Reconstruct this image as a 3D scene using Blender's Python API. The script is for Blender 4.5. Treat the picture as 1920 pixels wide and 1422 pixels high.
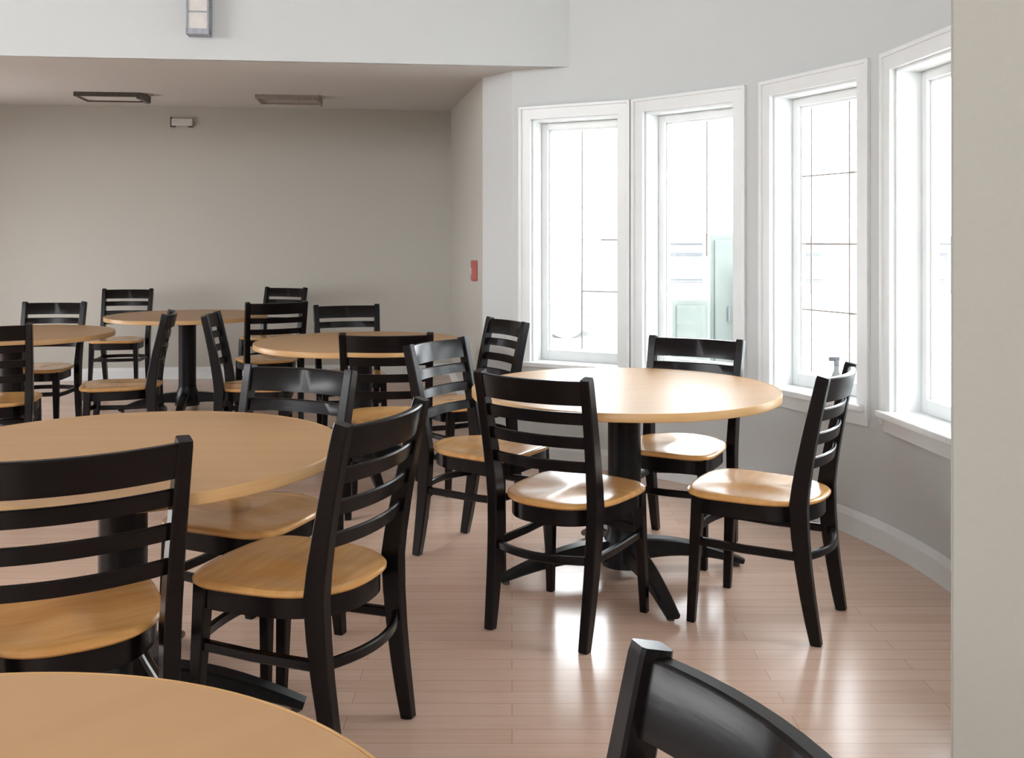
import bpy, bmesh, math, random
from math import sin, cos, radians, pi, atan2, sqrt, hypot
from mathutils import Vector, Matrix
random.seed(7)
S = bpy.context.scene
for o in list(bpy.data.objects): bpy.data.objects.remove(o)
C = bpy.context.scene.collection

# ------------------------------------------------------------ camera
CAMH = 1.34; FPX = 1850.0; HOR = 450.0
cam = bpy.data.cameras.new('camera'); camo = bpy.data.objects.new('camera', cam); C.objects.link(camo)
camo.location = (0, 0, CAMH); camo.rotation_euler = (pi/2, 0, 0)
cam.sensor_width = 36; cam.sensor_fit = 'HORIZONTAL'; cam.lens = 36*FPX/1920
cam.shift_y = -(711-HOR)/1920; cam.clip_start = .05; cam.clip_end = 200
S.camera = camo
# ------------------------------------------------------------ sky, light, exposure
w = bpy.data.worlds.new('sky'); S.world = w; w.use_nodes = True
bg = w.node_tree.nodes['Background']; bg.inputs[0].default_value = (.93, .96, 1, 1); bg.inputs[1].default_value = 7.8
S.view_settings.view_transform = 'Standard'; S.view_settings.look = 'None'
S.view_settings.exposure = 0.62; S.view_settings.gamma = 1; S.view_settings.use_curve_mapping = False
def area(name, loc, rot, sx, sy, e, col=(1,1,1)):
    l = bpy.data.lights.new(name, 'AREA'); l.shape = 'RECTANGLE'; l.size = sx; l.size_y = sy; l.energy = e; l.color = col
    o = bpy.data.objects.new(name, l); C.objects.link(o); o.location = loc; o.rotation_euler = rot
    return o
# added fill lamps behind the camera and along the left side, imitating window daylight
area('rear_fill', (-.5, -2.9, 2.5), (radians(84), 0, 0), 4.0, .8, 38, (1, .985, .96))
area('left_high_fill', (-5.45, 1.2, 2.7), (0, radians(-84), 0), .8, 4.0, 30, (1, .98, .95))
area('left_low_fill', (-5.45, 6.6, .95), (0, radians(-90), 0), .9, 2.6, 8, (1, .97, .93))

# ------------------------------------------------------------ materials
def mat(name, col, rough=.5, spec=.5, metal=0, coat=0):
    m = bpy.data.materials.new(name); m.use_nodes = True
    b = m.node_tree.nodes['Principled BSDF']
    b.inputs['Base Color'].default_value = (*col, 1); b.inputs['Roughness'].default_value = rough
    b.inputs['Specular IOR Level'].default_value = spec; b.inputs['Metallic'].default_value = metal
    b.inputs['Coat Weight'].default_value = coat
    return m
def N(m, t, **k):
    n = m.node_tree.nodes.new(t)
    for a, v in k.items(): setattr(n, a, v)
    return n
def L(m, a, b): m.node_tree.links.new(a, b)
def noisy(m, c1, c2, scale=(3,3,3), detail=3, bump=0, nscale=1.0, lo=.35, hi=.65):
    nt = m.node_tree; b = nt.nodes['Principled BSDF']
    tc = N(m, 'ShaderNodeTexCoord'); mp = N(m, 'ShaderNodeMapping'); mp.inputs['Scale'].default_value = scale
    no = N(m, 'ShaderNodeTexNoise'); no.inputs['Scale'].default_value = nscale; no.inputs['Detail'].default_value = detail
    cr = N(m, 'ShaderNodeValToRGB'); cr.color_ramp.elements[0].position = lo; cr.color_ramp.elements[1].position = hi
    cr.color_ramp.elements[0].color = (*c1, 1); cr.color_ramp.elements[1].color = (*c2, 1)
    L(m, tc.outputs['Object'], mp.inputs[0]); L(m, mp.outputs[0], no.inputs[0]); L(m, no.outputs[0], cr.inputs[0]); L(m, cr.outputs[0], b.inputs['Base Color'])
    if bump:
        bu = N(m, 'ShaderNodeBump'); bu.inputs['Strength'].default_value = bump; bu.inputs['Distance'].default_value = .002
        L(m, no.outputs[0], bu.inputs['Height']); L(m, bu.outputs[0], b.inputs['Normal'])
    return m
M = {}
M['wall'] = noisy(mat('painted plaster', (.6,.58,.55), .85, .25), (.60,.615,.61), (.61,.625,.62), (2,2,2), 2, .03, 60)
M['wall_back'] = noisy(mat('beige painted plaster', (.5,.45,.4), .9, .2), (.54,.515,.465), (.55,.525,.475), (2,2,2), 2, .03, 60)
M['ceil'] = noisy(mat('ceiling paint', (.6,.58,.55), .9, .2), (.62,.60,.575), (.63,.61,.585), (2,2,2), 2, .03, 60)
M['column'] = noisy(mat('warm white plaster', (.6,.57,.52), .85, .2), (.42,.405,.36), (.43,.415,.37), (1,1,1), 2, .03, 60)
M['trim'] = noisy(mat('white gloss trim', (.8,.8,.79), .35, .5), (.77,.785,.785), (.80,.815,.81), (2,2,2), 2, 0, 3)
M['black'] = noisy(mat('black lacquered wood', (.012,.010,.010), .27, .24), (.003,.002,.0022), (.006,.004,.004), (4,4,30), 3, .1, 3)
M['metal'] = noisy(mat('black cast metal', (.012,.012,.014), .35, .25), (.005,.005,.006), (.009,.009,.010), (9,9,9), 3, .1, 4)
M['grey'] = noisy(mat('brushed grey metal', (.35,.36,.38), .4, .5, .5), (.25,.26,.29), (.33,.34,.37), (30,3,3), 2, 0, 4)
M['dark'] = noisy(mat('dark bronze metal', (.06,.05,.045), .5), (.055,.045,.04), (.08,.07,.06), (9,9,9), 2, 0, 4)
M['red'] = noisy(mat('red plastic', (.5,.1,.09), .4), (.44,.10,.09), (.48,.12,.11), (5,5,5), 2, 0, 4)
M['lens'] = noisy(mat('frosted diffuser', (.7,.68,.65), .5), (.62,.59,.56), (.68,.65,.62), (5,5,5), 2, 0, 4)
M['louver'] = noisy(mat('taupe louver', (.35,.3,.27), .6), (.30,.25,.22), (.36,.31,.28), (9,9,9), 2, 0, 4)
def wood(name, c1, c2, rough, sc, coat=0):
    m = mat(name, c1, rough, .5 if coat else .26, 0, coat); m.node_tree.nodes['Principled BSDF'].inputs['Coat Roughness'].default_value = .12
    return noisy(m, c1, c2, sc, 5, .05, 1.6, .3, .7)
M['seat'] = wood('varnished maple', (.52,.255,.08), (.66,.365,.135), .26, (2,14,2), .3)
M['top'] = wood('tan laminate', (.45,.265,.13), (.49,.295,.15), .40, (1.2,7,1), 0)
M['edge'] = wood('maple edge band', (.50,.29,.12), (.60,.36,.16), .35, (3,3,30))
# plank floor: boards run across the view (along X)
def floor_mat():
    m = mat('plank floor', (.3,.2,.15), .3, .5); b = m.node_tree.nodes['Principled BSDF']
    tc = N(m, 'ShaderNodeTexCoord')
    br = N(m, 'ShaderNodeTexBrick'); br.inputs['Scale'].default_value = 1; br.inputs['Brick Width'].default_value = 1.25; br.inputs['Row Height'].default_value = .075
    br.inputs['Mortar Size'].default_value = .0012; br.inputs['Color1'].default_value = (.60,.415,.32,1); br.inputs['Color2'].default_value = (.66,.47,.375,1)
    br.inputs['Mortar'].default_value = (.46,.28,.19,1); br.offset = .37; br.inputs['Bias'].default_value = -.1
    mp = N(m, 'ShaderNodeMapping'); mp.inputs['Scale'].default_value = (1.5, 30, 1)
    no = N(m, 'ShaderNodeTexNoise'); no.inputs['Scale'].default_value = 2; no.inputs['Detail'].default_value = 5
    mx = N(m, 'ShaderNodeMix', data_type='RGBA', blend_type='MULTIPLY'); mx.inputs[0].default_value = .35
    cr = N(m, 'ShaderNodeValToRGB'); cr.color_ramp.elements[0].position = .3; cr.color_ramp.elements[0].color = (.78,.73,.69,1); cr.color_ramp.elements[1].position = .7
    L(m, tc.outputs['Object'], br.inputs['Vector']); L(m, tc.outputs['Object'], mp.inputs[0]); L(m, mp.outputs[0], no.inputs[0]); L(m, no.outputs[0], cr.inputs[0])
    L(m, br.outputs['Color'], mx.inputs[6]); L(m, cr.outputs[0], mx.inputs[7]); L(m, mx.outputs[2], b.inputs['Base Color'])
    n2 = N(m, 'ShaderNodeTexNoise'); n2.inputs['Scale'].default_value = 1.3
    mr = N(m, 'ShaderNodeMapRange'); mr.inputs[3].default_value = .16; mr.inputs[4].default_value = .26
    L(m, tc.outputs['Object'], n2.inputs[0]); L(m, n2.outputs[0], mr.inputs[0]); L(m, mr.outputs[0], b.inputs['Roughness'])
    bu = N(m, 'ShaderNodeBump'); bu.inputs['Strength'].default_value = .15; bu.inputs['Distance'].default_value = .001
    L(m, no.outputs[0], bu.inputs['Height']); L(m, bu.outputs[0], b.inputs['Normal'])
    return m
M['floor'] = floor_mat()
def glass_mat():
    m = bpy.data.materials.new('window glass'); m.use_nodes = True; nt = m.node_tree; nt.nodes.clear()
    out = N(m, 'ShaderNodeOutputMaterial'); mx = N(m, 'ShaderNodeMixShader'); tr = N(m, 'ShaderNodeBsdfTransparent'); gl = N(m, 'ShaderNodeBsdfGlossy')
    gl.inputs['Roughness'].default_value = .02; mx.inputs[0].default_value = .05; tr.inputs[0].default_value = (.97,.985,.98,1)
    L(m, tr.outputs[0], mx.inputs[1]); L(m, gl.outputs[0], mx.inputs[2]); L(m, mx.outputs[0], out.inputs[0])
    return m
M['glass'] = glass_mat()
M['ground'] = noisy(mat('pale concrete', (.5,.5,.5), .9), (.42,.42,.42), (.48,.48,.47), (1,1,1), 4, 0, 3)
M['green'] = noisy(mat('pale green paint', (.2,.25,.22), .6), (.13,.15,.138), (.145,.165,.152), (2,2,2), 3, 0, 3)
M['greyext'] = noisy(mat('grey render', (.3,.3,.31), .8), (.14,.145,.155), (.16,.165,.175), (1,1,1), 3, 0, 3)
M['carw'] = noisy(mat('white car paint', (.6,.6,.6), .3), (.30,.31,.32), (.33,.34,.35), (1,1,1), 2, 0, 3)
M['carg'] = noisy(mat('tinted car glass', (.12,.13,.14), .15), (.12,.125,.13), (.14,.145,.15), (1,1,1), 2, 0, 3)
M['tyre'] = noisy(mat('tyre rubber', (.05,.05,.05), .8), (.18,.18,.19), (.20,.20,.21), (4,4,4), 2, 0, 3)
M['leaf'] = noisy(mat('foliage', (.12,.2,.12), .8), (.12,.17,.11), (.17,.24,.16), (6,6,6), 3, 0, 3)
M['bottle'] = noisy(mat('clear grey plastic', (.45,.5,.5), .25), (.36,.41,.41), (.46,.51,.51), (5,5,5), 2, 0, 3)

# ------------------------------------------------------------ mesh helpers
def link(name, bm, m, parent=None, smooth=False, kind=None, normals=True):
    if normals: bmesh.ops.recalc_face_normals(bm, faces=bm.faces)
    me = bpy.data.meshes.new(name); bm.to_mesh(me); bm.free()
    me.materials.append(M[m])
    o = bpy.data.objects.new(name, me); C.objects.link(o)
    if smooth:
        for p in me.polygons: p.use_smooth = True
        me.set_sharp_from_angle(angle=radians(38))
    if parent: o.parent = parent
    if kind: o['kind'] = kind
    return o
def thing(name, label, cat, loc=(0,0,0), rz=0, group=None, kind=None):
    o = bpy.data.objects.new(name, None); C.objects.link(o); o.empty_display_size = .1
    o.location = loc; o.rotation_euler = (0,0,rz)
    if label: o['label'] = label
    if cat: o['category'] = cat
    if group: o['group'] = group
    if kind: o['kind'] = kind
    return o
def tag(o, label, cat, group=None):
    o['label'] = label; o['category'] = cat
    if group: o['group'] = group
    return o
def box(bm, x0, x1, y0, y1, z0, z1, bev=0, mtx=None):
    vs = [bm.verts.new((x, y, z)) for x in (x0,x1) for y in (y0,y1) for z in (z0,z1)]
    fs = [(0,1,3,2),(4,6,7,5),(0,4,5,1),(2,3,7,6),(0,2,6,4),(1,5,7,3)]
    faces = [bm.faces.new([vs[i] for i in f]) for f in fs]
    if mtx:
        for v in vs: v.co = mtx @ v.co
    if bev:
        es = {e for f in faces for e in f.edges}
        bmesh.ops.bevel(bm, geom=list(es), offset=bev, segments=2, affect='EDGES', profile=.6)
def sweep(bm, pts, secs, side=Vector((1,0,0)), bev=.004):
    """rectangular section swept along pts; secs = [(width along side, depth)] per point"""
    rings = []
    n = len(pts); pts = [Vector(p) for p in pts]
    for i, p in enumerate(pts):
        t = (pts[min(i+1,n-1)] - pts[max(i-1,0)]).normalized()
        s = (side - t*side.dot(t)).normalized(); d = t.cross(s)
        wv, dv = secs[i] if isinstance(secs, list) else secs
        b = min(bev, wv*.4, dv*.4)
        hw, hd = wv/2, dv/2
        prof = [(hw-b,-hd),(hw,-hd+b),(hw,hd-b),(hw-b,hd),(-hw+b,hd),(-hw,hd-b),(-hw,-hd+b),(-hw+b,-hd)]
        rings.append([bm.verts.new(p + s*a + d*c) for a, c in prof])
    for a, b_ in zip(rings, rings[1:]):
        for k in range(8): bm.faces.new((a[k], a[(k+1)%8], b_[(k+1)%8], b_[k]))
    bm.faces.new(rings[0]); bm.faces.new(list(reversed(rings[-1])))
def tube(bm, p0, p1, r0, r1=None, seg=16, caps=True):
    r1 = r0 if r1 is None else r1; p0 = Vector(p0); p1 = Vector(p1); t = (p1-p0).normalized()
    a = t.orthogonal().normalized(); b = t.cross(a)
    A = [bm.verts.new(p0 + (a*cos(2*pi*k/seg)+b*sin(2*pi*k/seg))*r0) for k in range(seg)]
    B = [bm.verts.new(p1 + (a*cos(2*pi*k/seg)+b*sin(2*pi*k/seg))*r1) for k in range(seg)]
    for k in range(seg): bm.faces.new((A[k], A[(k+1)%seg], B[(k+1)%seg], B[k]))
    if caps: bm.faces.new(A); bm.faces.new(list(reversed(B)))
def lathe(bm, prof, seg=48, c=(0,0)):
    rings = [[bm.verts.new((c[0]+r*cos(2*pi*k/seg), c[1]+r*sin(2*pi*k/seg), z)) for k in range(seg)] for r, z in prof]
    for a, b in zip(rings, rings[1:]):
        for k in range(seg): bm.faces.new((a[k], a[(k+1)%seg], b[(k+1)%seg], b[k]))
    bm.faces.new(rings[0]); bm.faces.new(list(reversed(rings[-1])))
def prism(bm, poly, z0, z1):
    A = [bm.verts.new((x,y,z0)) for x,y in poly]; B = [bm.verts.new((x,y,z1 if not callable(z1) else z1(x,y))) for x,y in poly]
    n = len(poly)
    for k in range(n): bm.faces.new((A[k], A[(k+1)%n], B[(k+1)%n], B[k]))
    bm.faces.new(A); bm.faces.new(list(reversed(B)))
def new(): return bmesh.new()
def dup(root, loc, rz, label, group):
    r = root.copy(); C.objects.link(r); r.location = loc; r.rotation_euler = (0,0,rz); r['label'] = label; r['group'] = group
    for ch in list(root.children):
        c = ch.copy(); C.objects.link(c); c.parent = r
        for g in list(ch.children):
            d = g.copy(); C.objects.link(d); d.parent = c
    return r

# ------------------------------------------------------------ room shell
BC = (-.75, 3.70); R = 2.43; TH = .17                     # centre and radius of the curved window bay
A0, A1 = radians(18), radians(125)
def arc(r, a): return (BC[0]+r*sin(a), BC[1]+r*cos(a))
P0 = (-.188, 6.31); P1 = (-.609, 9.8)
def beam_y(x): return 5.87 + .1137*(x-.335)
def back_y(x): return 9.8 + .1137*(x+.609)
XL = -5.6
HC = 3.35
arcpts = [arc(R+.06, A0+(A1-A0)*k/40) for k in range(41)]
bm = new()
fl = [(XL,-3.1),(2.75,-3.1),(2.75,2.3)] + list(reversed(arcpts)) + [P0, P1, (XL, back_y(XL))]
vs = [bm.verts.new((x,y,0)) for x,y in fl]; bm.faces.new(vs)
vb = [bm.verts.new((x,y,-.1)) for x,y in fl]; bm.faces.new(list(reversed(vb)))
for k in range(len(fl)): bm.faces.new((vs[k], vb[k], vb[(k+1)%len(fl)], vs[(k+1)%len(fl)]))
link('floor', bm, 'floor', kind='structure')

# windows in the bay: (centre angle, half opening width); the last one is unseen, added for daylight
WIN = [(27.6, .285), (45.2, .30), (65.2, .30), (85.0, .30), (105.0, .30)]
ZB, ZT = .60, 2.07
def half_ang(hw): return math.asin(hw/R)
bm = new()
def arc_block(bm, a, b, z0, z1, r0=R, r1=R+TH):
    n = max(1, int(round((b-a)/radians(2.2))))
    I = []; 
    for k in range(n+1):
        t = a+(b-a)*k/n; I.append([bm.verts.new((*arc(r, t), z)) for r, z in ((r0,z0),(r0,z1),(r1,z1),(r1,z0))])
    for p, q in zip(I, I[1:]):
        for k in range(4): bm.faces.new((p[k], p[(k+1)%4], q[(k+1)%4], q[k]))
    bm.faces.new(I[0]); bm.faces.new(list(reversed(I[-1])))
cur = A0
for ang, hw in WIN:
    a, b = radians(ang)-half_ang(hw), radians(ang)+half_ang(hw)
    arc_block(bm, cur, a, 0, HC); arc_block(bm, a, b, 0, ZB); arc_block(bm, a, b, ZT, HC); cur = b
arc_block(bm, cur, A1, 0, HC)
link('wall_bay', bm, 'wall', smooth=True, kind='structure')
bm = new()  # short straight piece between the bay and the inner corner
p = arc(R, A0); q = arc(R+TH, A0)
prism(bm, [p, q, (P0[0]+.2, P0[1]+.06), P0], 0, 2.75)
link('wall_corner', bm, 'wall', kind='structure')
bm = new(); prism(bm, [P0, (P0[0]+.2, P0[1]+.06), (P1[0]+.2,P1[1]+.1), P1], 0, 2.75); link('wall_side', bm, 'wall_back', kind='structure')
bm = new(); prism(bm, [(XL-.1, back_y(XL)), (P1[0]+.2, back_y(P1[0]+.2)), (P1[0]+.2, back_y(P1[0])+.2), (XL-.1, back_y(XL)+.15)], 0, 2.75)
link('wall_back', bm, 'wall_back', kind='structure')
# lowered rear ceiling, rising slightly to the back
ZS = 2.37
def soffit_z(x, y):
    t = (y-beam_y(x))/(back_y(x)-beam_y(x)); t = max(0, min(1.05, (t-.1)/.9))
    return ZS + .25*t
bm = new()
nx, ny = 24, 14
x_right = lambda y: None
grid = []
edge = [arc(R+.05, radians(a)) for a in (26.0, 24, 21, 18)] + [(P0[0]+.06, P0[1]+.02), (P1[0]+.08, P1[1]+.02)]
def right_edge(t):
    # parametrise right border polyline by fraction of total depth
    y = edge[0][1] + (edge[-1][1]-edge[0][1])*t
    for (xa, ya), (xb, yb) in zip(edge, edge[1:]):
        if ya-1e-6 <= y <= yb+1e-6: return (xa+(xb-xa)*(y-ya)/(yb-ya), y)
    return edge[-1]
for j in range(41):
    t = j/40; xr, yr = right_edge(t)
    yl = beam_y(XL)+.025 + (back_y(XL)+.025-beam_y(XL))*t
    row = []
    for i in range(13):
        u = i/12; x = XL + (xr-XL)*u; y = yl + (yr-yl)*u
        row.append((x, y+.0, soffit_z(x,y)+.001))
    grid.append(row)
V = [[bm.verts.new(p) for p in row] for row in grid]
U = [[bm.verts.new((p[0],p[1],p[2]+.12)) for p in row] for row in grid]
for j in range(40):
    for i in range(12):
        bm.faces.new((V[j][i],V[j+1][i],V[j+1][i+1],V[j][i+1])); bm.faces.new((U[j][i],U[j][i+1],U[j+1][i+1],U[j+1][i]))
for i in range(12):
    bm.faces.new((V[0][i],V[0][i+1],U[0][i+1],U[0][i])); bm.faces.new((V[40][i],U[40][i],U[40][i+1],V[40][i+1]))
for j in range(40):
    bm.faces.new((V[j][0],U[j][0],U[j+1][0],V[j+1][0])); bm.faces.new((V[j][12],V[j+1][12],U[j+1][12],U[j][12]))
link('ceiling_rear', bm, 'ceil', smooth=True, kind='structure')
# upper wall (beam face) above the lowered ceiling
bm = new(); e = .02
prism(bm, [(XL, beam_y(XL)), (.36, beam_y(.36)), (.34, beam_y(.34)+.03), (XL, beam_y(XL)+.03)], ZS, HC)
link('wall_upper', bm, 'wall', kind='structure')
bm = new(); box(bm, XL-.15, 2.9, -3.25, 7.0, HC, HC+.1); link('ceiling', bm, 'wall', kind='structure')
# near right wall end (the broad pale pier at the right edge of the view)
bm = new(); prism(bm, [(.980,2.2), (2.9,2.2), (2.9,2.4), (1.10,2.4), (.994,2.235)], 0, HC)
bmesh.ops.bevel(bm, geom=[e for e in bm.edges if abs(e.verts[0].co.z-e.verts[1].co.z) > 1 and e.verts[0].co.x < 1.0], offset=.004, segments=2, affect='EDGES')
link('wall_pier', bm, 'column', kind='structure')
bm = new(); box(bm, 2.75, 2.9, -3.1, 2.2, 0, HC); link('wall_right', bm, 'wall', kind='structure')
bm = new()   # wall behind the camera, with an unseen high opening sized to admit light
box(bm, XL, 2.9, -3.25, -3.1, 0, 2.1); box(bm, XL, 2.9, -3.25, -3.1, 3.0, HC); box(bm, XL, -2.6, -3.25, -3.1, 2.1, 3.0); box(bm, 1.6, 2.9, -3.25, -3.1, 2.1, 3.0)
link('wall_rear', bm, 'wall', kind='structure')
bm = new()  # wall on the left, its unseen openings placed to bring in light
box(bm, XL-.15, XL, -3.25, 9.5, 0, .5); box(bm, XL-.15, XL, 3.4, 9.5, 1.4, HC); box(bm, XL-.15, XL, -3.25, 3.4, 1.4, 2.2); box(bm, XL-.15, XL, -3.25, 3.4, 3.15, HC); box(bm, XL-.15, XL, -3.25, -1, 2.2, 3.15); box(bm, XL-.15, XL, -3.25, 5.3, .5, 1.4); box(bm, XL-.15, XL, 7.9, 9.5, .5, 1.4)
link('wall_left', bm, 'wall', kind='structure')
# baseboards
def board_profile(): return [(0,0),(.016,0),(.016,.085),(.011,.098),(.006,.112),(0,.115)]
def baseboard(name, pts, normals):
    bm = new(); rings = []
    for (x,y),(nx_,ny_) in zip(pts, normals):
        rings.append([bm.verts.new((x+nx_*a, y+ny_*a, z)) for a, z in board_profile()])
    for a, b in zip(rings, rings[1:]):
        for k in range(6): bm.faces.new((a[k], a[(k+1)%6], b[(k+1)%6], b[k]))
    bm.faces.new(rings[0]); bm.faces.new(list(reversed(rings[-1])))
    link(name, bm, 'trim', smooth=False, kind='structure')
aa = [A0+(radians(122)-A0)*k/60 for k in range(61)]
baseboard('baseboard_bay', [arc(R, a) for a in aa], [(-sin(a), -cos(a)) for a in aa])
d = Vector((P1[0]-P0[0], P1[1]-P0[1])).normalized(); n_ = (-d.y, d.x)
baseboard('baseboard_side', [P0, P1], [n_, n_])
baseboard('baseboard_back', [P1, (XL, back_y(XL))], [(.113,-.99)]*2)

# ------------------------------------------------------------ bay windows
def make_window(i, ang, hw, mv, mh):
    t = radians(ang); o = arc(R, t)
    w_ = thing('window_%d' % i, None, None, (o[0], o[1], 0), -t, kind='structure')
    # local x along the wall (to the right seen from inside), local y outward
    cw = .065; yo = -.036
    bm = new()
    for s in (-1, 1):
        x0, x1 = sorted((s*(hw-.002), s*(hw+cw))); box(bm, x0, x1, yo, .012, ZB-.02, ZT-.002)
        x0, x1 = sorted((s*(hw+cw-.012), s*(hw+cw+.008))); box(bm, x0, x1, yo-.012, .0, ZB-.06, ZT+cw+.01, .003)   # back band
    box(bm, -hw-cw, hw+cw, yo, .012, ZT-.002, ZT+cw); box(bm, -hw-cw, hw+cw, yo-.012, 0, ZT+cw-.008, ZT+cw+.01, .003)
    box(bm, -hw-cw, hw+cw, yo, .012, ZB-.09, ZB-.02, .004)
    link('casing', bm, 'trim', w_)
    bm = new()
    for s in (-1, 1):
        x0, x1 = sorted((s*(hw-.014), s*(hw+.004))); box(bm, x0, x1, -.01, TH+.01, ZB, ZT)
    box(bm, -hw-.004, hw+.004, -.01, TH+.01, ZT-.014, ZT+.004)
    link('jamb', bm, 'trim', w_)
    bm = new(); box(bm, -hw-.055, hw+.055, -.075, .0, ZB-.022, ZB+.006, .005); box(bm, -hw, hw, -.01, TH+.02, ZB-.022, ZB+.005)
    link('sill', bm, 'trim', w_)
    sw = .042
    bm = new(); gx = hw-.014; g0 = ZB+.005; g1 = ZT-.014
    for s in (-1, 1):
        x0, x1 = sorted((s*(gx-sw), s*gx)); box(bm, x0, x1, .10, .15, g0, g1, .004)
    box(bm, -gx+sw, gx-sw, .10, .15, g1-sw, g1, .004); box(bm, -gx+sw, gx-sw, .10, .15, g0, g0+sw+.02, .004)
    # slim inner step of the sash
    for s in (-1, 1):
        x0, x1 = sorted((s*(gx-sw-.010), s*(gx-sw))); box(bm, x0, x1, .118, .14, g0+sw, g1-sw)
    box(bm, -gx+sw, gx-sw, .118, .14, g1-sw-.01, g1-sw)
    link('sash_frame', bm, 'trim', w_)
    a = gx-sw-.008
    bm = new(); box(bm, -a, a, .127, .131, g0+sw+.01, g1-sw-.005); link('pane', bm, 'glass', w_)
    if mv or mh:
        bm = new()
        for (u, z0, z1) in mv: box(bm, u-.0036, u+.0036, .120, .126, z0, z1)
        for (z, u0, u1) in mh: box(bm, u0, u1, .1195, .1255, z-.0034, z+.0034)
        link("muntin", bm, "louver", w_)
    return w_
make_window(1, 27.6, .285, [(-.01, .68, 2.0)], [(1.34, -.01, .225), (1.03, -.01, .225)])
make_window(2, 45.2, .30, [(.03, 1.25, 2.0)], [])
make_window(3, 65.2, .30, [(-.17, .68, 2.0), (.09, .68, 2.0)], [(1.66,-.24,.24), (1.32,-.24,.24), (.99,-.24,.24)])
make_window(4, 85.0, .30, [(.03, .68, 2.0)], [])
make_window(5, 105.0, .30, [(.03, .68, 2.0)], [])  # out of sight behind the pier, added to bring in more daylight

# ------------------------------------------------------------ chair
def outline(k, n, f=1.0):
    """seat outline, k of n points: rounded trapezoid, wider at the front, back edge bulging between the posts"""
    t = 2*pi*k/n
    c, s = cos(t), sin(t)
    ex = .62 if s < 0 else .40
    x = abs(c)**ex*(1 if c > 0 else -1); y = abs(s)**ex*(1 if s > 0 else -1)
    hwid = .214 + .012*y - .020*(y < 0)*y*y
    X = x*hwid; Y = y*.212 - .005
    if y > 0: Y += .018*(1-(x*x))*y
    else: Y -= .030*(1-x*x)*(-y)
    return X*f, Y*f
def seat_mesh():
    bm = new(); n = 64; zt = .462
    fr = [(.12,0),(.35,0),(.6,0),(.8,0),(.92,0),(.975,-.0015),(1.0,-.007),(1.0,-.015),(.975,-.021),(.9,-.022),(.4,-.022)]
    def z(x, y, dz):
        # shallow two-lobed saddle
        sad = -.012*math.exp(-((abs(x)-.09)/.07)**2 - ((y+.05)/.13)**2)
        return zt + dz + (sad if dz > -.01 else 0) + .003*cos(x*9)
    rings = []
    for f, dz in fr:
        rings.append([bm.verts.new((*outline(k, n, f), z(*outline(k, n, f), dz))) for k in range(n)])
    for a, b in zip(rings, rings[1:]):
        for k in range(n): bm.faces.new((a[k], a[(k+1)%n], b[(k+1)%n], b[k]))
    c = bm.verts.new((0,0,z(0,0,0)))
    for k in range(n): bm.faces.new((c, rings[0][(k+1)%n], rings[0][k]))
    bm.faces.new(rings[-1])
    return bm
PX = .196
def post_y(z):   # side profile of the rear posts
    if z < .45: return -.195 - .055*((.45-z)/.45)**1.6
    return -.195 - .085*((z-.45)/.445)**1.25
def post_x(z): return PX - (.012*((.45-z)/.45) if z < .45 else -.012*((z-.45)/.445))
def bow_slat(bm, z0, z1, th, bow, inset=.006, crest=0):
    n = 12; rings = []
    for k in range(n+1):
        u = -1 + 2*k/n; zc0, zc1 = z0, z1 + crest*(1-u*u)
        r = []
        for z, dy in ((zc0, th/2), (zc1-.004, th/2), (zc1, th/2-.004), (zc1, -th/2+.004), (zc1-.004, -th/2), (zc0, -th/2)):
            x = u*(post_x((z0+z1)/2)-inset); y = post_y(min(z,.895)) - bow*(1-u*u) + dy
            r.append(bm.verts.new((x, y, z)))
        rings.append(r)
    for a, b in zip(rings, rings[1:]):
        for k in range(6): bm.faces.new((a[k], a[(k+1)%6], b[(k+1)%6], b[k]))
    bm.faces.new(rings[0]); bm.faces.new(list(reversed(rings[-1])))
CH_LABELCAT = 'chair'
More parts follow.
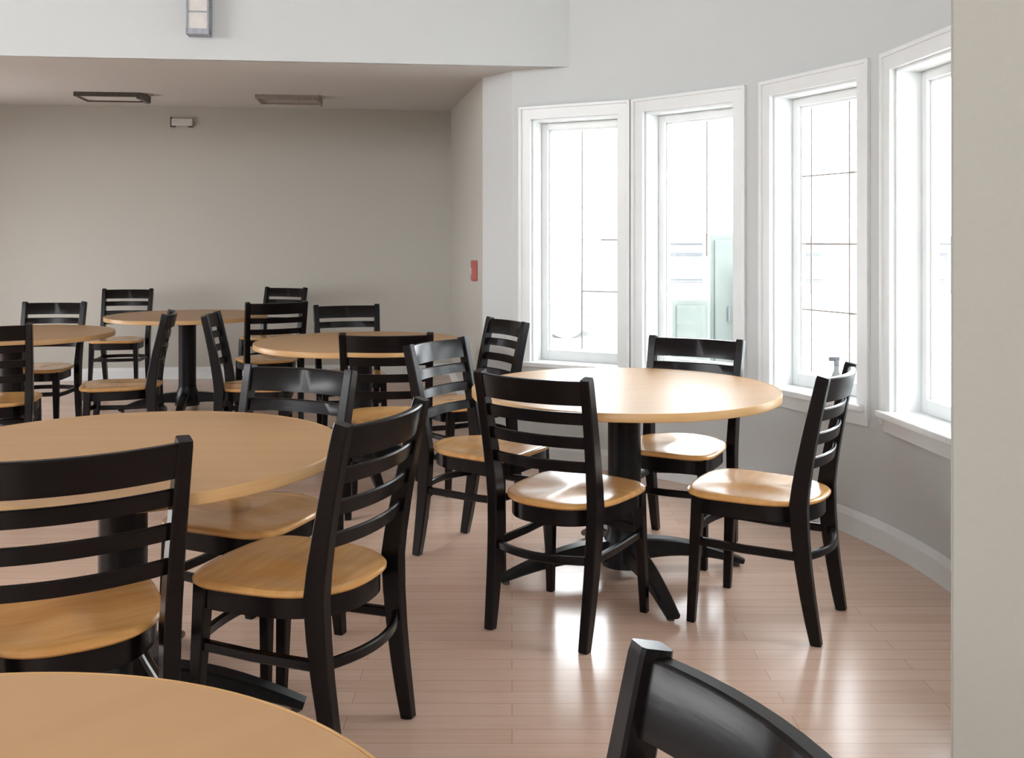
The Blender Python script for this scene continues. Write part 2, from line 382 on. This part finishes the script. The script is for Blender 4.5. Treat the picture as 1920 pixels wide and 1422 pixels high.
def make_chair():
    t = thing('dining_chair', '', 'chair')
    s = link('seat', seat_mesh(), 'seat', t, smooth=True); s['label'] = 'pale varnished wooden seat'
    zs = [0, .02, .08, .16, .25, .35, .45, .52, .60, .68, .76, .83, .88, .893]
    for sx in (-1, 1):   # rear legs run up into the back posts
        bm = new()
        pts = [(sx*post_x(z), post_y(z), z) for z in zs]
        secs = [(.032,.036),(.033,.038),(.035,.043),(.037,.047),(.038,.051),(.039,.056),(.040,.060),(.039,.056),(.038,.052),(.037,.048),(.036,.045),(.035,.043),(.034,.042),(.032,.039)]
        sweep(bm, pts, secs); link('leg', bm, 'black', t, smooth=True)
    for sx in (-1, 1):   # front legs
        bm = new()
        pts = [(sx*.196, .180, 0), (sx*.193,.174,.12), (sx*.187,.164,.32), (sx*.184,.158,.443)]
        sweep(bm, pts, [(.027,.029),(.031,.033),(.037,.039),(.040,.042)]); link('leg', bm, 'black', t, smooth=True)
    bm = new()   # apron following the seat outline
    n = 64; rings = []
    for k in range(n):
        o1 = outline(k, n, .93); o2 = outline(k, n, .83)
        rings.append([bm.verts.new((*o1,.443)), bm.verts.new((*o1,.385)), bm.verts.new((*o2,.385)), bm.verts.new((*o2,.443))])
    for k in range(n):
        a, b = rings[k], rings[(k+1)%n]
        for q in range(4): bm.faces.new((a[q], a[(q+1)%4], b[(q+1)%4], b[q]))
    link('apron', bm, 'black', t, smooth=True)
    bm = new(); bow_slat(bm, .804, .885, .024, .042, .004); link('top_rail', bm, 'black', t, smooth=True)
    for z0, z1 in ((.738,.779),(.657,.697),(.575,.613)):
        bm = new(); bow_slat(bm, z0, z1, .013, .036); link('slat', bm, 'black', t, smooth=True)
    zst = .285
    for sx in (-1, 1):
        bm = new(); sweep(bm, [(sx*.188, .164, zst), (sx*.190, 0, zst-.004), (sx*.192, post_y(zst)+.01, zst)], (.020,.028), Vector((1,0,0))); link('stretcher', bm, 'black', t, smooth=True)
    bm = new(); pts = []
    for k in range(11):
        u = -1+.2*k; pts.append((u*.186, post_y(zst)-.055*(1-u*u), zst))
    sweep(bm, pts, (.018,.028), Vector((0,1,0))); link('stretcher', bm, 'black', t, smooth=True)
    bm = new(); pts = []
    for k in range(9):
        u = -1+.25*k; pts.append((u*.186, .170+.03*(1-u*u), zst+.012))
    sweep(bm, pts, (.018,.028), Vector((0,1,0))); link('stretcher', bm, 'black', t, smooth=True)
    return t
chair0 = make_chair()
first = [True]
def chair(x, y, fx, fy, label, group):
    rz = atan2(-fx, fy)
    if first[0]:
        first[0] = False; o = chair0; o.location = (x,y,0); o.rotation_euler = (0,0,rz); o['label'] = label; o['group'] = group; return o
    return dup(chair0, (x,y,0), rz, label, group)
g1 = 'dining chairs around the right-hand table'; g2 = 'dining chairs around the near left table'; g3 = 'dining chairs around the middle table'
g4 = 'dining chairs around the far left tables'; g5 = 'dining chairs at the nearest table'
chair(.215, 3.51, .54, .84, 'black ladder-back chair with its back to us in front of the right-hand table', g1)
chair(.885, 3.545, -.86, .51, 'black ladder-back chair side-on at the right of the right-hand table, nearest the curved wall', g1)
chair(.70, 4.26, -.50, -.86, 'black ladder-back chair facing us from behind the right-hand table, backed by the windows', g1)
chair(-.095, 4.23, .86, -.51, 'black ladder-back chair pushed in at the left of the right-hand table, slats glaring', g1)
chair(-.27, 5.40, -.88, -.48, 'black ladder-back chair standing loose behind the right-hand table, beside the leftmost window', g1)
chair(-.591, 2.69, -.93, .37, 'large black ladder-back chair at the right of the near left table, amber seat showing', g2)
chair(-1.06, 2.35, -.52, .855, 'large black ladder-back chair at the left edge, its back to us before the tan table', g2)
chair(-.85, 3.20, -.38, -.92, 'black ladder-back chair facing us behind the near left table, its back greyed by glare', g2)
chair(-.615, 4.98, -.06, 1, 'black ladder-back chair with its back to us in front of the middle table', g3)
chair(-1.06, 6.52, .28, -.96, 'greyish-lit ladder-back chair facing us from behind the middle table', g3)
chair(-1.55, 6.02, .99, .12, 'black ladder-back chair side-on at the left of the middle table, facing right', g3)
chair(-1.82, 7.36, -.45, .89, 'black ladder-back chair right of the farthest table, its back to us over the middle table', g4)
chair(-2.22, 9.02, -.35, -.94, 'small black ladder-back chair against the beige wall, right of the farthest table', g4)
chair(-3.48, 8.74, .10, -1, 'small black ladder-back chair facing us from behind the left end of the farthest table', g4)
chair(-2.40, 6.05, -.97, -.24, 'black ladder-back chair side-on at the right of the far left table, facing left', g4)
chair(-2.86, 5.47, -.30, .95, 'black ladder-back chair cut by the left edge, back to us before the far left table', g4)
chair(-3.28, 6.83, .05, -1, 'black ladder-back chair facing us from behind the far left table', g4)
chair(-.040, .80, -.94, -.33, 'nearest black chair back rising from the bottom edge, curved top rail catching light', g5)

# ------------------------------------------------------------ tables
def make_table(x, y, rz, label):
    t = thing('round_table', label, 'table', (x,y,0), rz, 'round pedestal tables'); r = .61
    bm = new(); lathe(bm, [(.30,.7205),(r-.006,.7205),(r-.004,.722),(r-.004,.748),(r-.006,.75),(.3,.75),(.001,.75)][0:6], 128)
    link('tabletop', bm, 'top', t, smooth=True)
    bm = new()
    prof = [(r-.004,.7195),(r-.001,.7195),(r+.001,.722),(r+.001,.7475),(r-.001,.7505),(r-.004,.7505)]
    n = 128; rings = [[bm.verts.new((a*cos(2*pi*k/n), a*sin(2*pi*k/n), z)) for k in range(n)] for a, z in prof]
    for i in range(6):
        a, b = rings[i], rings[(i+1)%6]
        for k in range(n): bm.faces.new((a[k], a[(k+1)%n], b[(k+1)%n], b[k]))
    e = link('edge_band', bm, 'edge', t, smooth=True); e['label'] = 'light maple edge band'
    bm = new(); lathe(bm, [(.066,.06),(.066,.66),(.074,.675),(.074,.70)], 40); link('column', bm, 'metal', t, smooth=True)
    bm = new(); lathe(bm, [(.092,.045),(.092,.11),(.080,.15),(.0685,.18),(.0685,.20)], 40); link('hub', bm, 'metal', t, smooth=True)
    bm = new()
    for k in range(2):
        mt = Matrix.Rotation(k*pi/2, 4, 'Z'); box(bm, -.27, .27, -.03, .03, .698, .7205, .004, mt)
    link('top_plate', bm, 'metal', t)
    for k in range(4):
        a = k*pi/2; bm = new(); pts = []; secs = []
        for i in range(11):
            u = i/10; rr = .05 + u*.46
            z = .105 - .085*u**1.3 + .018*sin(pi*u)
            pts.append((cos(a)*rr, sin(a)*rr, z)); secs.append((.072-.022*u, .085-.062*u))
        sweep(bm, pts, secs, Vector((-sin(a), cos(a), 0)), .006); f = link('foot', bm, 'metal', t, smooth=True)
        bm = new(); c = (cos(a)*.485, sin(a)*.485); lathe(bm, [(.014,0),(.014,.014)], 16, c); link('glide', bm, 'dark', f)
    return t
make_table(.45, 3.95, radians(13), 'round beige pedestal table on the right, glossy top reflecting the windows')
make_table(-1.10, 2.79, radians(2), 'round tan pedestal table at near left, whole right half of its top in view')
make_table(-.626, .737, radians(45), 'nearest round tan table, only its far edge showing in the bottom left corner')
make_table(-.88, 5.75, radians(20), 'round tan pedestal table in the middle, partly behind a chair back')
make_table(-2.55, 7.75, radians(10), 'farthest round pedestal table, before the beige back wall')
make_table(-3.17, 6.25, radians(30), 'round pinkish-tan pedestal table at far left, cut by the left edge')

# ------------------------------------------------------------ fittings
def ray_plane_back(px, y_px, z): pass
# red call point on the side wall
u = Vector((P1[0]-P0[0], P1[1]-P0[1], 0)).normalized()
c = Vector((P0[0], P0[1], 0)) + u*.42
t = thing('fire_alarm', 'small red fire alarm call point on the narrow wall left of the windows', 'fire alarm', (c.x, c.y, 1.13), atan2(u.y, u.x))
bm = new(); box(bm, -.05, .05, .0, .040, -.070, .070, .006); link('housing', bm, 'red', t)
bm = new(); box(bm, -.03, .03, .040, .045, -.03, .02, .002); o = link('break_panel', bm, 'lens', t)
# lights in the lowered ceiling
def on_soffit(px, ypx):
    d = 7.0
    for _ in range(30):
        x = (px-960)/FPX*d; z = soffit_z(x, d); d = .5*d + .5*(z-CAMH)*FPX/(HOR-ypx)
    return x, d, soffit_z(x, d)
x, y, z = on_soffit(212, 176)
rz = atan2(.1137, 1)
t = thing('ceiling_light', 'dark-rimmed rectangular light fitting on the low ceiling, at left', 'ceiling light', (x, y, z), rz)
wv = 118/FPX*y/2
bm = new()
box(bm, -wv, wv, -.17, -.15, -.045, .004, .002); box(bm, -wv, wv, .15, .17, -.045, .004, .002)
box(bm, -wv, -wv+.02, -.15, .15, -.045, .004, .002); box(bm, wv-.035, wv, -.15, .15, -.055, .004, .002)
link('frame', bm, 'dark', t)
bm = new(); box(bm, -wv+.02, wv-.035, -.15, .15, -.035, .0, .002); link('diffuser', bm, 'lens', t)
x, y, z = on_soffit(543, 181)
t = thing('ceiling_vent', 'taupe louvred vent on the low ceiling, toward the windows', 'vent', (x, y, z), rz)
wv = 116/FPX*y/2
bm = new()
box(bm, -wv, wv, -.17, -.15, -.045, .004, .002); box(bm, -wv, wv, .15, .17, -.045, .004, .002)
box(bm, -wv, -wv+.02, -.15, .15, -.045, .004, .002); box(bm, wv-.02, wv, -.15, .15, -.06, .004, .002)
link('frame', bm, 'louver', t)
bm = new(); box(bm, -wv+.02, wv-.02, -.15, .15, -.008, .0); link('backing', bm, 'louver', t)
for k in range(6):
    bm = new(); yy = -.125 + k*.05
    box(bm, -wv+.02, wv-.02, yy-.016, yy+.016, -.0015, .0015, 0, Matrix.Translation((0,0,-.024)) @ Matrix.Translation((0,yy,0)) @ Matrix.Rotation(radians(35),4,'X') @ Matrix.Translation((0,-yy,0)))
    link('slat', bm, 'lens', t)
# small vent high on the back wall
d = 9.32+.1; px = 342; k_ = (px-960)/FPX
d = (9.8+.1137*.609)/(1-.1137*k_); x = k_*d
z = CAMH + (HOR-230)*d/FPX
t = thing('wall_vent', 'tiny pale vent high on the beige back wall', 'vent', (x, d-.003, z), atan2(.1137,1))
bm = new(); box(bm, -.10, .10, -.03, 0, -.035, .035, .003); link('cover', bm, 'lens', t)
bm = new(); box(bm, -.105, -.095, -.034, 0, -.045, .05, .002); box(bm, -.105, -.06, -.034, 0, -.047, -.037, .002); box(bm, .06, .10, -.034, 0, -.047, -.037, .002); link('bracket', bm, 'dark', t)
# wall sconce on the upper wall
x = -1.777; y = beam_y(x)
t = thing('wall_sconce', 'grey-framed glass wall lamp high on the white upper wall', 'wall lamp', (x, y-.002, 2.5), atan2(.1137,1))
bm = new(); box(bm, -.05, .05, -.02, 0, .03, .55, .003); link('backplate', bm, 'grey', t)
bm = new()
for sx in (-1, 1):
    x0, x1 = sorted((sx*.052, sx*.064)); box(bm, x0, x1, -.09, -.0, 0, .60, .002)
box(bm, -.064, .064, -.09, 0, -.004, .028, .003); box(bm, -.064, .064, -.09, 0, .58, .60, .003)
box(bm, -.052, .052, -.088, -.082, .12, .128); box(bm, -.052, .052, -.088, -.082, .24, .248)
link('frame', bm, 'grey', t)
bm = new(); box(bm, -.052, .052, -.082, -.074, .028, .58); link('lamp_shade', bm, 'lens', t)
# bottle on the sill of the third window
ang = radians(65.2); o_ = arc(R-.035, ang + .075)
t = thing('spray_bottle', 'small grey bottle standing on the sill of the third window', 'bottle', (o_[0], o_[1], ZB+.006), 0)
bm = new(); lathe(bm, [(.024,0),(.026,.01),(.026,.10),(.012,.135),(.011,.155)], 24); link('body', bm, 'bottle', t, smooth=True)
bm = new(); lathe(bm, [(.013,.153),(.013,.172),(.009,.18)], 20); box(bm, -.035, .012, -.008, .008, .176, .196, .003); link('cap', bm, 'grey', t, smooth=True)

# ------------------------------------------------------------ outside
bm = new(); box(bm, -30, 40, 2.0, 60, -.30, -.12)
o = link('ground', bm, 'ground', kind='structure')
t = thing('parked_car', 'pale parked car outside the leftmost window', 'car', (-.6, 15.5, -.12))
bm = new()
prof = [(-2.2,.35),(-2.2,.85),(-2.0,1.0),(-1.3,1.08),(.75,1.08),(1.5,1.0),(2.1,.82),(2.25,.6),(2.2,.3),(-2.1,.28)]
A = [bm.verts.new((x,-.85,z)) for x,z in prof]; B = [bm.verts.new((x,.85,z)) for x,z in prof]; n = len(prof)
for k in range(n): bm.faces.new((A[k],A[(k+1)%n],B[(k+1)%n],B[k]))
bm.faces.new(A); bm.faces.new(list(reversed(B)))
bmesh.ops.bevel(bm, geom=list(bm.edges), offset=.05, segments=3, affect='EDGES'); link('body', bm, 'carw', t, smooth=True)
bm = new()
prof = [(-1.75,1.06),(-1.2,1.50),(.2,1.52),(1.05,1.06)]
A = [bm.verts.new((x,-.74 if z < 1.2 else -.6,z)) for x,z in prof]; B = [bm.verts.new((x,.74 if z < 1.2 else .6,z)) for x,z in prof]; n = 4
for k in range(n): bm.faces.new((A[k],A[(k+1)%n],B[(k+1)%n],B[k]))
bm.faces.new(A); bm.faces.new(list(reversed(B))); bmesh.ops.bevel(bm, geom=list(bm.edges), offset=.04, segments=2, affect='EDGES')
link('cabin_glass', bm, 'carg', t, smooth=True)
bm = new(); box(bm, -1.2, .2, -.6, .6, 1.50, 1.56, .02); link('roof', bm, 'carw', t)
for wx in (-1.4, 1.4):
    for s in (-1, 1):
        bm = new(); tube(bm, (wx, s*.70, .33), (wx, s*.88, .33), .33, seg=28); link('wheel', bm, 'tyre', t, smooth=True)
def cabinet(x, y, w_, h, dp, label):
    t = thing('utility_cabinet', label, 'cabinet', (x, y, -.12), 0, 'pale green cabinets outside the second window')
    bm = new(); box(bm, -w_/2, w_/2, -dp/2, dp/2, 0, h, .015); link('body', bm, 'green', t)
    bm = new(); box(bm, -w_/2+.04, w_/2-.04, -dp/2-.02, -dp/2, .08, h-.06, .005); dr = link('door', bm, 'green', t)
    bm = new(); box(bm, w_/2-.10, w_/2-.08, -dp/2-.05, -dp/2-.02, h*.45, h*.45+.14, .003); link('handle', bm, 'greyext', dr)
cabinet(1.63, 9.2, .34, .92, .4, 'low pale green cabinet outside the second window, the left one')
cabinet(2.02, 9.6, .26, 1.52, .4, 'tallest slim pale green cabinet outside the second window')
cabinet(2.33, 9.4, .30, 1.22, .4, 'mid-height pale green cabinet outside the second window, the right one')
t = thing('storefront_building', 'pale building far outside the windows', 'building', (9.5, 27, -.12), 0)
bm = new(); box(bm, -6.2, 7, 0, 6, 0, 1.35, .03); link('wall', bm, 'carw', t)
bm = new(); box(bm, -6.5, 7.3, -.5, 6.3, 1.35, 1.55, .04); link('roof', bm, 'greyext', t)
for k in range(4):
    bm = new(); box(bm, -5.4+k*3, -3.6+k*3, -.06, 0, .3, 1.1, .02); f = link('window', bm, 'greyext', t)
    bm = new(); box(bm, -5.3+k*3, -3.7+k*3, -.09, -.05, .38, 1.02, .005); link('pane', bm, 'carg', f)
t = thing('street_lamp', 'grey street lamp with a curved arm outside the third window', 'street lamp', (4.35, 12.6, -.12))
bm = new(); tube(bm, (0,0,0), (0,0,2.75), .035, .028); 
pts = [(0,0,2.70),(.02,0,2.9),(.10,0,3.05),(.24,0,3.13),(.42,0,3.14)]
link('pole', bm, 'greyext', t, smooth=True)
bm = new(); sweep(bm, pts, (.04,.04), Vector((0,1,0)), .01); link('arm', bm, 'greyext', t, smooth=True)
bm = new(); lathe(bm, [(.03,3.16),(.11,3.08),(.12,3.04)], 24, (.42,0)); link('lamp_shade', bm, 'greyext', t, smooth=True)
